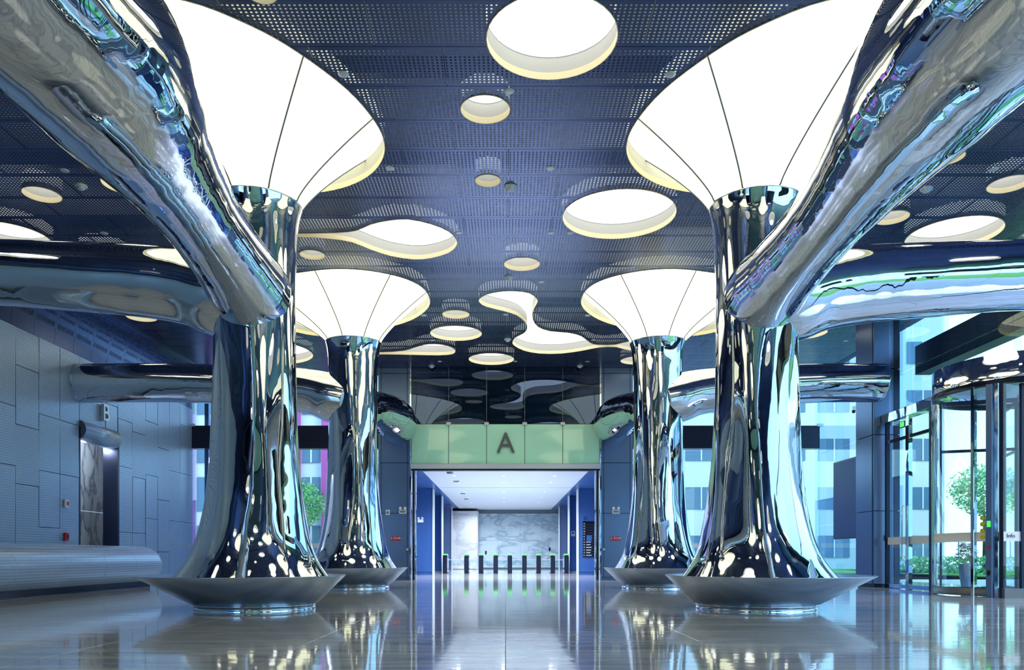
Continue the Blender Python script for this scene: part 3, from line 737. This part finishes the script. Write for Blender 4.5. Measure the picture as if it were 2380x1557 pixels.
# corridor ceiling downlights and a row of lamps that light the corridor
for i, y in enumerate((36.2, 39.6, 45.5, 50, 54.5, 59)):
    for x in (-2.4, -.1, 2.3):
        rown = ['first', 'second', 'third', 'fourth', 'fifth', 'last'][i]; sidn = {-2.4: 'on the white marble side', -.1: 'on the middle line', 2.3: 'on the directory board side'}[x]
        t = thing('downlight', 'small round recessed ceiling downlight %s, %s row behind the portal' % (sidn, rown), 'light', 'downlights in the corridor ceiling', (x, y, 4.8))
        ld = bpy.data.lights.new('downlight_bulb', 'SPOT'); ld.energy = (850, 850, 720, 560, 420, 260)[i]; ld.spot_size = math.radians(165); ld.spot_blend = .6; ld.shadow_soft_size = .1; ld.color = (.84, .91, 1)
        lo = bpy.data.objects.new('downlight_bulb', ld); COL.objects.link(lo); lo.parent = t; lo.location = (0, 0, -.05)
        MB().lathe(0, 0, [(0, -.004), (.08, -.004)], 16).build('lens', M_lamp, t); MB().lathe(0, 0, [(.08, -.006), (.1, -.006), (.105, 0)], 16).build('trim_ring', M_whitemetal, t)
for (p, D) in (((1046, 1101), 34.8), ((1061, 1124), 39), ((1076, 1147), 46.5), ((1084, 1160), 51)):
    x = (p[0]-PX0)*D/F; o = MB().bbox(x-.14, x+.14, D-.3, D+.3, 4.775, 4.802, .005).build('ceiling_grille', M_black)
    gi = {34.8: 'nearest the portal', 39: 'second behind the portal', 46.5: 'third behind the portal', 51: 'deepest in'}[D]
    tag(o, 'dark square air grille in the white corridor ceiling, '+gi, 'grille', 'air grilles in the corridor ceiling')
# directory board, symbols, emergency light
db = thing('directory_board', 'tall black floor directory board on the blue wall inside the portal', 'sign', None, (4.62, 42.98, 2.0))
MB().bbox(-.34, .34, -.05, 0, -1.02, .98, .01).build('board', M_black, db)
for k in range(13):
    z = .84-k*.146
    text('floor_number', '%dF' % (13-k) if k < 12 else 'B1', .075, .002, M_white, db, (-.26, -.052, z), (PI/2, 0, 0))
    MB().box(-.32, .32, -.053, -.05, z-.075, z-.071).build('rule', M_seamdark, db)
    if k > 6: MB().box(-.15, -.15+.3-.03*(k % 3), -.053, -.05, z-.012, z+.014).build('name_line', M_white, db)
MB().box(-.12, .16, -.054, -.05, -.12, .2).build('blue_notice', M_blue, db)
ro = thing('floor_symbol', 'round floor number symbol above the black directory board', 'sign', None, (4.42, 42.97, 3.14))
q = MB().lathe(0, 0, [(.075, .0), (.075, .012), (.1, .012), (.1, 0)], 24).build('ring', M_black, ro); q.rotation_euler = (PI/2, 0, 0)
text('numeral', '1', .13, .003, M_black, ro, (0, -.01, 0), (PI/2, 0, 0))
em = thing('emergency_light', 'white twin-head emergency light on the blue corridor wall inside the portal', 'lamp', 'twin head emergency lights', (-4.72, 42.98, 3.0))
MB().bbox(-.16, .16, -.07, 0, -.09, .08, .01).build('housing', M_white, em)
for q in (-1, 1):
    h = MB().lathe(0, 0, [(0, .03), (.055, .03), (.066, .02), (.06, -.06), (.02, -.08)], 18).build('lamp_head', M_white, em); h.location = (q*.105, -.09, .145); h.rotation_euler = (PI/2, 0, 0)
nb = thing('notice_box', 'white notice box with a small picture on the second blue wall panel', 'sign', None, (4.22, 48.48, 2.45))
MB().bbox(-.13, .13, -.04, 0, -.17, .17, .01).build('plate', M_white, nb); MB().box(-.06, .06, -.043, -.04, -.02, .1).build('pictogram', M_blue, nb)
for (x, z) in ((-1.6, 1.33), (3.58, 1.6)):
    o = MB().bbox(x-.06, x+.06, 62.94, 63, z-.14, z+.14, .01).build('card_reader', M_black)
    tag(o, 'small black card reader on the marble end wall, '+('low beside the white marble' if x < 0 else 'higher, near the blue side wall'), 'reader', 'card readers on the marble wall')

# ------------------------------------------------------------------ turnstiles
tx = [1034, 1084, 1118, 1152, 1185, 1219, 1252, 1285, 1317]
names = ['first', 'second', 'third', 'fourth', 'fifth', 'sixth', 'seventh', 'eighth', 'ninth']
TD_ = 46.1
tsx = [(p-PX0)*TD_/F for p in tx]
for k, x in enumerate(tsx):
    t = thing('turnstile', 'slim metal turnstile post with green lamp, %s counted from the white marble side' % names[k], 'turnstile', 'turnstile posts across the corridor', (x, TD_, 0))
    MB().bbox(-.13, .13, 0, 1.3, 0, 1.06, .03).build('cabinet', M_darkmetal, t)
    MB().bbox(-.135, .135, -.01, 1.31, 1.06, 1.12, .02).build('top_plate', M_chrome_flat, t)
    MB().bbox(-.13, .13, -.02, .5, 1.10, 1.17, .01).build('signal_lamp', M_greenlamp, t)
    for q in (-1, 1):
        MB().box(q*.132-.004, q*.132+.004, .05, 1.2, .1, .95).build('side_plate', M_chrome_flat, t)
    if k < 8:
        w_ = tsx[k+1]-x-.29
        MB().box(.135, .135+w_*.47, .6, .62, .45, .8).build('gate_wing', M_glass, t)
        MB().box(.135+w_*.53, .135+w_, .6, .62, .45, .8).build('gate_wing', M_glass, t)
        MB().box(.135, .135+w_, .6, .63, .80, .83).build('wing_rail', M_whitemetal, t)

# ------------------------------------------------------------------ rear glazing with beam
def rear_glazing(nme, xa, xb, sgn):
    wn_ = struct(nme)
    MB().bbox(xa, xb, YG-.1, YG+.35, 5.85, 6.86, .01).build('transom_beam', M_darkmetal, wn_)
    MB().box(xa, xb, YG-.05, YG+.05, 0, .12).build('sill', M_whitemetal, wn_)
    n = 4; xs_ = [xa+(xb-xa)*k/n for k in range(n+1)]
    for a, b in zip(xs_[:-1], xs_[1:]):
        for za, zb in ((.12, 3.0), (3.0, 5.84), (6.87, CZ+.2)):
            MB().box(a+.01, b-.01, YG-.012, YG+.0, za+.008, zb-.008).build('pane', M_glass, wn_)
    for x in xs_:
        MB().box(x-.05, x+.05, YG+.02, YG+.32, 0, CZ+.2).build('glass_fin', M_glassblue, wn_)
        MB().bbox(x-.14, x+.14, YG-.16, YG-.02, 6.82, 6.94, .01).build('clamp', M_whitemetal, wn_)
    MB().box(xa+.1, xb-.1, YG-.02, YG-.013, 1.42, 1.62).build('frosted_band', M_manif, wn_)
rear_glazing('window_2', -WX+.02, -5.56, -1)
rear_glazing('window_3', 5.56, WX, 1)
# dark posts outside at the corner by the embossed wall
for x in (-13.55, -12.9, -12.35):
    MB().box(x-.09, x+.09, YG+.5, YG+.7, 0, 9.5).build('facade_post', M_blue, bpy.data.objects['window_2'])

# ------------------------------------------------------------------ door side: glass wall, screen, pillar
w4 = struct('window_4')
ys_ = [27.3, 29.2, 31.0, 32.8, YG]
for a, b in zip(ys_[:-1], ys_[1:]):
    for za, zb in ((0.1, 2.4), (2.4, 5.6), (5.6, CZ+.1)):
        MB().box(WX, WX+.012, a+.008, b-.008, za+.006, zb-.006).build('pane', M_glassblue, w4)
for y in ys_:
    MB().box(WX+.02, WX+.3, y-.02, y+.02, 0, CZ).build('glass_fin', M_glass, w4)
MB().box(WX-.02, WX+.06, 27.3, YG, 0, .1).build('sill', M_whitemetal, w4)
sc = thing('wall_screen', 'large dark blue display screen mounted on the glass wall beside the pillar', 'screen', None, (WX-.08, 31.0, 3.37))
MB().bbox(-.06, .06, -1.75, 1.75, -1.62, 1.62, .01).build('bezel', M_darkmetal, sc)
MB().box(-.066, -.06, -1.70, 1.70, -1.57, 1.57).build('display', M_screen, sc)
cm = thing('security_camera', 'small security camera bracket high on the glass wall above the screen', 'camera', None, (WX-.05, 30.9, 6.9))
MB().bbox(-.1, .05, -.05, .05, -.05, .12, .01).build('bracket', M_whitemetal, cm); q = MB().lathe(0, 0, [(0, -.12), (.06, -.1), (.07, 0)], 16).build('dome', M_black, cm); q.location = (-.06, 0, -.04)
pl = struct('wall_pillar')
for za, zb in ((.12, 2.55), (2.57, 5.1), (5.12, 7.3), (7.32, CZ)):
    MB().bbox(12.32, 12.98, 25.9, 25.98, za, zb, .008).build('cladding_panel', M_pier, pl)
    MB().bbox(12.30, 12.38, 26.0, 27.2, za, zb, .008).build('cladding_panel', M_pier, pl)
    MB().bbox(13.0, 13.2, 25.92, 25.98, za, zb, .008).build('cladding_panel', M_darkmetal, pl)
MB().box(12.36, 13.16, 25.99, 27.18, 0, CZ+.2).build('pillar_core', M_darkmetal, pl)
MB().box(12.34, 13.2, 25.91, 26, 0, .11).build('plinth', M_darkmetal, pl)
sw = thing('wall_switch', 'small metal switch plate on the blue pillar', 'switch', None, (12.72, 25.89, 1.66))
MB().bbox(-.055, .055, -.03, 0, -.09, .09, .006).build('plate', M_letter, sw); MB().box(-.03, .03, -.035, -.03, -.05, .02).build('rocker', M_black, sw)

# ------------------------------------------------------------------ entrance facade
ef = struct('window_5')
ex = 12.85
for k, (a, b) in enumerate(((24.35, 25.85), (22.8, 24.35), (21.2, 22.8), (19.6, 21.2), (18.0, 19.6), (16.4, 18.0), (13.2, 16.4), (10, 13.2), (6.8, 10), (3.6, 6.8), (.4, 3.6), (-2.8, .4), (-6, -2.8), (-10, -6), (-13.9, -10))):
    if a < YF-1: continue
    mm = M_glassblue if k < 2 else M_glass
    zb0 = 5.75 if b > 16 else 0.1
    MB().box(ex, ex+.015, a+.008, b-.008, 7.0, CZ-.01).build('pane', mm, ef)
    MB().box(ex, ex+.015, a+.008, b-.008, 6.14 if 18 < b < 23 else zb0, 6.98).build('pane', mm, ef)
    MB().box(ex+.02, ex+.2, a-.012, a+.012, 6.2 if b > 16 else 0, CZ).build('glass_fin', M_glass, ef)
    if b <= 16.5 and k % 2 == 0: MB().box(ex-.1, ex+.1, a-.06, a+.06, 0, 6).build('mullion', M_darkmetal, ef)
MB().box(13.7, 14.2, 4, 25.9, 7.1, 8.05).build('canopy_beam', M_darkmetal, ef)
MB().bbox(12.55, 12.95, 22.7, 25.88, 5.45, 5.75, .02).build('door_head', M_chrome, ef)
# swing door
d2 = struct('door_2')
dx = 12.62
for y in (25.62, 24.3, 24.2, 22.95):
    MB().box(dx-.05, dx+.07, y-.045, y+.045, 0, 5.45).build('stile', M_darkmetal if y in (25.62, 22.95) else M_chrome, d2)
for a, b in ((24.33, 25.57), (22.99, 24.17)):
    MB().box(dx, dx+.015, a, b, .14, 4.72).build('glass_leaf', M_glass, d2)
    MB().box(dx, dx+.015, a, b, 4.86, 5.42).build('glass_light', M_glass, d2)
    MB().box(dx-.03, dx+.05, a, b, 4.74, 4.84).build('rail', M_chrome_flat, d2); MB().box(dx-.03, dx+.05, a, b, .02, .14).build('rail', M_chrome_flat, d2)
    MB().box(dx-.006, dx-.002, a, b, 1.42, 1.66).build('frosted_band', M_manif, d2)
for y in (24.42, 24.08):
    MB().tube([(dx-.03, y, .9), (dx-.12, y, .95), (dx-.12, y, 2.6), (dx-.03, y, 2.65)], .02, 10).build('pull_handle', M_chrome_flat, d2)
xsn = thing('exit_sign', 'small green lit exit sign above the glass swing doors', 'sign', None, (dx-.02, 24.55, 5.22))
MB().bbox(-.03, .03, -.17, .17, -.1, .1, .005).build('case', M_darkmetal, xsn); MB().box(-.034, -.03, -.12, .12, -.075, .075).build('face', M_greenlamp, xsn)

# revolving door
RC = (13.9, 20.9); RR = 2.05
rd = thing('revolving_door', 'tall mirror steel and glass revolving door with curved canopy', 'door', None, (RC[0], RC[1], 0))
def arc(r0, r1, z0, z1, a0, a1, name, m_, n=24, parent=rd, rc=(0, 0), label=None):
    a0, a1 = math.radians(a0), math.radians(a1)
    mb = MB().lathe(rc[0], rc[1], [(r1, z0), (r1, z1), (r0, z1), (r0, z0), (r1, z0)], n, a0, a1, smooth=True)
    return mb.build(name, m_, parent, label)
M_canopy = mat('mirror canopy steel', (222, 226, 232), .02, 1, bump=[((2.0, 2.0, .7), .035, 1)])
arc(RR-.3, RR+.06, 5.50, 6.13, 0, 360, 'canopy', M_canopy, 72, label='mirror polished curved canopy')
MB().lathe(0, 0, [(0, 5.62), (RR-.25, 5.62)], 48).build('canopy_soffit', M_whitemetal, rd)
MB().lathe(0, 0, [(0, 6.12), (RR+.02, 6.12)], 48).build('canopy_top', M_darkmetal, rd)
arc(RR-.05, RR+.05, 5.36, 5.5, 0, 360, 'top_ring', M_darkmetal, 64)
for (a0, a1) in ((150, 216), (-30, 36)):
    arc(RR-.008, RR+.008, .22, 5.36, a0, a1, 'curved_pane', M_glass, 24)
    arc(RR-.05, RR+.05, .02, .22, a0, a1, 'bottom_rail', M_letter, 24)
    arc(RR+.009, RR+.014, 1.42, 1.66, a0+1, a1-1, 'frosted_band', M_manif, 24)
def post(a, w_=.07, m_=M_darkmetal, z1=5.4, r=RR, nme='post', d=.07):
    a = math.radians(a); o = MB().bbox(-d, d, -w_, w_, 0, z1, .01).build(nme, m_, rd); o.location = (r*math.cos(a), r*math.sin(a), 0); o.rotation_euler[2] = a
    return o
post(150, .09); post(157, .03, M_chrome_flat); post(207, .045, M_chrome)
cp = post(218, .075, M_pier, nme='control_post'); post(222.5, .05, M_chrome_flat); post(226, .06, M_darkmetal); post(36); post(-30)
for ang in (70, 160, 250, 340):
    a = math.radians(ang); e = MB()
    L = RR-.12
    e.box(.1, L, -.006, .006, .2, 5.2); o = e.build('door_wing', M_glass, rd); o.rotation_euler[2] = a
    e = MB(); e.box(L-.05, L, -.025, .025, .08, 5.3); e.box(.08, .14, -.025, .025, .08, 5.3); e.box(.1, L, -.025, .025, .06, .2); e.box(.1, L, -.025, .025, 5.2, 5.32); e.box(.1, L, -.02, .02, 3.9, 3.98)
    o = e.build('wing_frame', M_darkmetal, rd); o.rotation_euler[2] = a
    e = MB(); e.tube([(L*.75, -.03, 1.0), (L*.75, -.1, 1.02), (L*.75, -.1, 1.5), (L*.75, -.03, 1.52)], .016, 8); o = e.build('push_handle', M_chrome_flat, rd); o.rotation_euler[2] = a
MB().lathe(0, 0, [(.09, .02), (.09, 5.4)], 24).build('centre_column', M_chrome_flat, rd)
# controls on the post
a = math.radians(218); n_ = Vector((math.cos(a), math.sin(a), 0)); tt = Vector((-math.sin(a), math.cos(a), 0))
def on_post(z, w_, h, m_, nme, out=.075):
    o = MB().bbox(0, .02, -w_, w_, -h, h, .004).build(nme, m_, rd); p = n_*(RR+out); o.location = (p.x, p.y, z); o.rotation_euler[2] = a; return o
on_post(1.86, .04, .075, M_greenlamp, 'green_button'); on_post(1.27, .03, .04, M_red, 'stop_button'); on_post(.62, .035, .06, M_black, 'card_reader')
for k, z in enumerate((2.02, 1.86, 1.69, 1.53)):
    aa = math.radians(213.2); s_ = MB().lathe(0, 0, [(0, .004), (.052, .004), (.06, .002)], 20).build('round_sticker', M_yellow, rd)
    s_.location = ((RR+.015)*math.cos(aa), (RR+.015)*math.sin(aa), z); s_.rotation_euler = (0, PI/2, aa)
# flat glazed screen beside the drum
fs_ = struct('window_6')
fx0, fy0 = 12.16, 19.33
for (a, b) in ((12.42, 13.9), (13.9, 15.4)):
    MB().box(a, b, fy0-.01, fy0+.005, .24, 5.36).build('pane', M_glass, fs_)
    MB().box(a, b, fy0-.06, fy0+.05, 0, .24).build('stone_plinth', M_letter, fs_)
    MB().box(a, b, fy0-.016, fy0-.011, 1.42, 1.66).build('frosted_band', M_manif, fs_)
MB().box(12.85, 12.93, fy0-.05, fy0+.05, .24, 5.36).build('mullion', M_darkmetal, fs_)
MB().bbox(14.0, 16, fy0-.15, fy0+.1, 5.5, 6.13, .02).build('head_fascia', M_canopy, fs_)
nl = text('window_lettering', 'Info', .14, .002, M_darkmetal, None, (12.60, fy0-.02, 1.55), (PI/2, 0, 0))
tag(nl, 'dark lettering reading Info on the frosted band beside the revolving door', 'lettering')

# vase of flowers
vf = thing('flower_vase', 'tall grey vase with pale flowers standing behind the revolving door glass', 'vase', None, (14.12, 23.75, 0))
MB().lathe(0, 0, smooth_path([(.10, 0), (.12, .02), (.16, .3), (.20, .6), (.205, .74), (.18, .8), (.165, .8)], 4), 28).build('vase', M_vase, vf)
rr = random.Random(5)
def blossom(c, r, m_, name, n=9):
    mb = MB()
    for k in range(n):
        a = 2*PI*k/n; t2 = rr.uniform(-.3, .5); d = Vector((math.cos(a), math.sin(a), t2)); sd_ = Vector((-math.sin(a), math.cos(a), 0))*r*.35
        c0 = Vector(c); mb.add([c0, c0+d*r*.55+sd_, c0+d*r, c0+d*r*.55-sd_], [(0, 1, 2, 3)])
    return mb.build(name, m_, vf)
for k in range(52):
    a = rr.uniform(0, 2*PI); h = rr.uniform(.0, 1); R = .27*math.sin(PI*min(.95, .25+h*.7))**.7*rr.uniform(.6, 1)
    blossom((R*math.cos(a), R*math.sin(a), .92+h*.55), rr.uniform(.09, .15), M_petal if k % 3 else M_white, 'blossom')
for k in range(5):
    a = rr.uniform(0, 2*PI); blossom((.15*math.cos(a), .15*math.sin(a)-.08, rr.uniform(1.05, 1.3)), .09, M_leaf2, 'green_bloom', 11)
mb = MB()
for k in range(170):
    a = rr.uniform(0, 2*PI); h = rr.uniform(0, 1); R = rr.uniform(.05, .27); c0 = Vector((R*math.cos(a), R*math.sin(a), .82+h*.55)); d = Vector((rr.uniform(-1, 1), rr.uniform(-1, 1), rr.uniform(-.2, 1))).normalized()*.1; s_ = d.cross(Vector((0, 0, 1)))*.3
    mb.add([c0, c0+d*.5+s_, c0+d, c0+d*.5-s_], [(0, 1, 2, 3)])
mb.build('foliage', M_leaf, vf, kind='stuff')

# ------------------------------------------------------------------ wall behind the camera (open glazed entrance front)
wb = struct('wall_front')
MB().box(-WX, WX+3, YF-.4, YF-.3, 6.2, CZ+.3).build('spandrel', M_darkmetal, wb)
for k in range(8):   # tall back painted green glass in the middle, as over the portal opposite
    for z in (0, 2.3, 4.6, 6.9):
        MB().box(-6.6+k*1.65+.01, -6.6+(k+1)*1.65-.01, YF-.1, YF-.05, z+.01, z+2.28).build('green_pane', M_greenglass, wb)
for s_ in (-1, 1):
    for k in range(1):
        a, b = sorted((s_*6.7, s_*8.9))
        for z in (0, 3.1, 6.2): MB().box(a+.01, b-.01, YF-.2, YF-.05, z+.01, z+3.08).build('cladding_panel', M_pier, wb)
    for k in range(2):
        a, b = sorted((s_*(9.0+k*2.5), s_*(11.4+k*2.5)))
        MB().box(a, b, YF-.15, YF-.13, 0, 6.2).build('pane', M_glass, wb)
        MB().box(b, b+.1, YF-.25, YF-.05, 0, 6.2).build('mullion', M_darkmetal, wb)
MB().box(-9, 9, YF-.5, YF-.25, 0, CZ).build('backing', M_darkmetal, wb)

# ------------------------------------------------------------------ outside
ground = MB().box(-90, 120, -60, 140, -.6, -.31).build('ground', M_pave); ground['kind'] = 'structure'
st = MB(); st.box(16.6, 24, -40, 60, -.3, -.02); st.box(-60, -5.7, 35.2, 48, -.3, -.02); st.box(5.7, 60, 35.2, 48, -.3, -.02)
st = st.build('pavement', M_pave); st['kind'] = 'structure'
lw = MB(); lw.box(24, 50, -40, 60, -.3, .05); lw.box(-60, -6, 48, 60, -.3, .03); lw.box(14.5, 40, 46, 56, -.3, .05); lw = lw.build('lawn', M_lawn); lw['kind'] = 'structure'
def building(name, x0, x1, y0, y1, h, mm, label, face, nx, nz, ww=.62, hh=.6, mw=M_bwin, pil=None):
    t = thing(name, label, 'building', None, ((x0+x1)/2, (y0+y1)/2, 0)); cx, cy = (x0+x1)/2, (y0+y1)/2
    MB().box(x0-cx, x1-cx, y0-cy, y1-cy, -.3, h).build('wall', mm, t)
    for i in range(nx):
        for j in range(nz):
            if face == 'y':
                W = (x1-x0)/nx; a = x0-cx+i*W+W*(1-ww)/2; b = a+W*ww; ya = y0-cy
                z = h*(j+.25)/nz; f = MB().box(a, b, ya-.08, ya+.02, z, z+h/nz*hh).build('window', mw, t)
                MB().box((a+b)/2-.05, (a+b)/2+.05, ya-.12, ya-.08, z, z+h/nz*hh).build('mullion', M_white, f)
            else:
                W = (y1-y0)/nx; a = y0-cy+i*W+W*(1-ww)/2; b = a+W*ww; xa = x0-cx
                z = h*(j+.25)/nz; f = MB().box(xa-.08, xa+.02, a, b, z, z+h/nz*hh).build('window', mw, t)
    return t
pk = building('office_building', -26, -9.5, 52, 66, 26, M_bwhite, 'pale building with magenta vertical panels seen behind the rear glazing', 'y', 7, 8, .5, .7)
for k in range(8): MB().box(-8.25+k*2.36-.45, -8.25+k*2.36+.45, -7.35, -7.0, 0, 26).build('magenta_pilaster', M_bpink, pk)
building('apartment_building', 10, 34, 60, 74, 30, M_bwhite, 'white building with dark window bands seen behind the glass near the screen', 'y', 7, 8, .7, .45)
building('tower_building', 70, 85, 0, 70, 17, M_bwhite, 'pale tower seen far beyond the revolving door', 'x', 10, 9, .55, .5)
# leafy trees outside
def leafy(x, y, h, R, label, seed):
    r = random.Random(seed); t = thing('street_tree', label, 'tree', 'trees outside the glazing', (x, y, -.02))
    MB().tube([(0, 0, 0), (.05, .03, h*.35), (0, .1, h*.6)], [.14, .11, .06], 10).build('trunk', M_bark, t)
    mb = MB()
    for k in range(1500):
        u = r.gauss(0, 1), r.gauss(0, 1), r.gauss(0, 1); L = math.sqrt(sum(q*q for q in u)) or 1; rad = R*r.uniform(.35, 1)**.6
        c0 = Vector((u[0]/L*rad, u[1]/L*rad, h*.68+u[2]/L*rad*.8)); d = Vector((r.uniform(-1, 1), r.uniform(-1, 1), r.uniform(-1, 1))).normalized(); s_ = d.orthogonal().normalized()
        mb.add([c0-d*.13, c0+s_*.07, c0+d*.13, c0-s_*.07], [(0, 1, 2, 3)])
    mb.build('foliage', M_leaf if seed % 2 else M_leaf2, t, kind='stuff')
spots = [(27.5, 44, 7, 1.9, 'leafy tree beyond the revolving door, nearer of two'), (34, 55, 8.5, 2.4, 'tall leafy tree beyond the revolving door, farther of two'), (28, 20, 7, 2.2, 'leafy tree on the lawn beyond the revolving door'), (27, 28, 6.5, 2, 'leafy tree on the lawn beyond the swing doors'), (31, 36, 8, 2.5, 'taller leafy tree on the lawn beyond the swing doors'),
         (29, 12, 7, 2.3, 'leafy tree outside the entrance glazing'), (-13.4, 49.5, 6.5, 2.0, 'leafy tree in front of the magenta building'), (16.5, 50, 5.5, 1.8, 'leafy tree in front of the white building'), (36, 26, 8, 2.6, 'large leafy tree at the back of the lawn')]
for k, (x, y, h, R, lab) in enumerate(spots): leafy(x, y, h, R, lab, k+1)
hb = MB(); r = random.Random(3)
for k in range(5200):
    x = 25.2+r.uniform(0, 1.0); y = r.uniform(8, 50); z = r.uniform(.05, 1.0)
    c0 = Vector((x, y, z)); d = Vector((r.uniform(-1, 1), r.uniform(-1, 1), r.uniform(-1, 1))).normalized(); s_ = d.orthogonal().normalized()
    hb.add([c0-d*.13, c0+s_*.08, c0+d*.13, c0-s_*.08], [(0, 1, 2, 3)])
hb = hb.build('hedge_leaves', M_leaf, kind='stuff'); hb['label'] = 'low clipped green hedge along the lawn beyond the entrance'; hb['category'] = 'hedge'
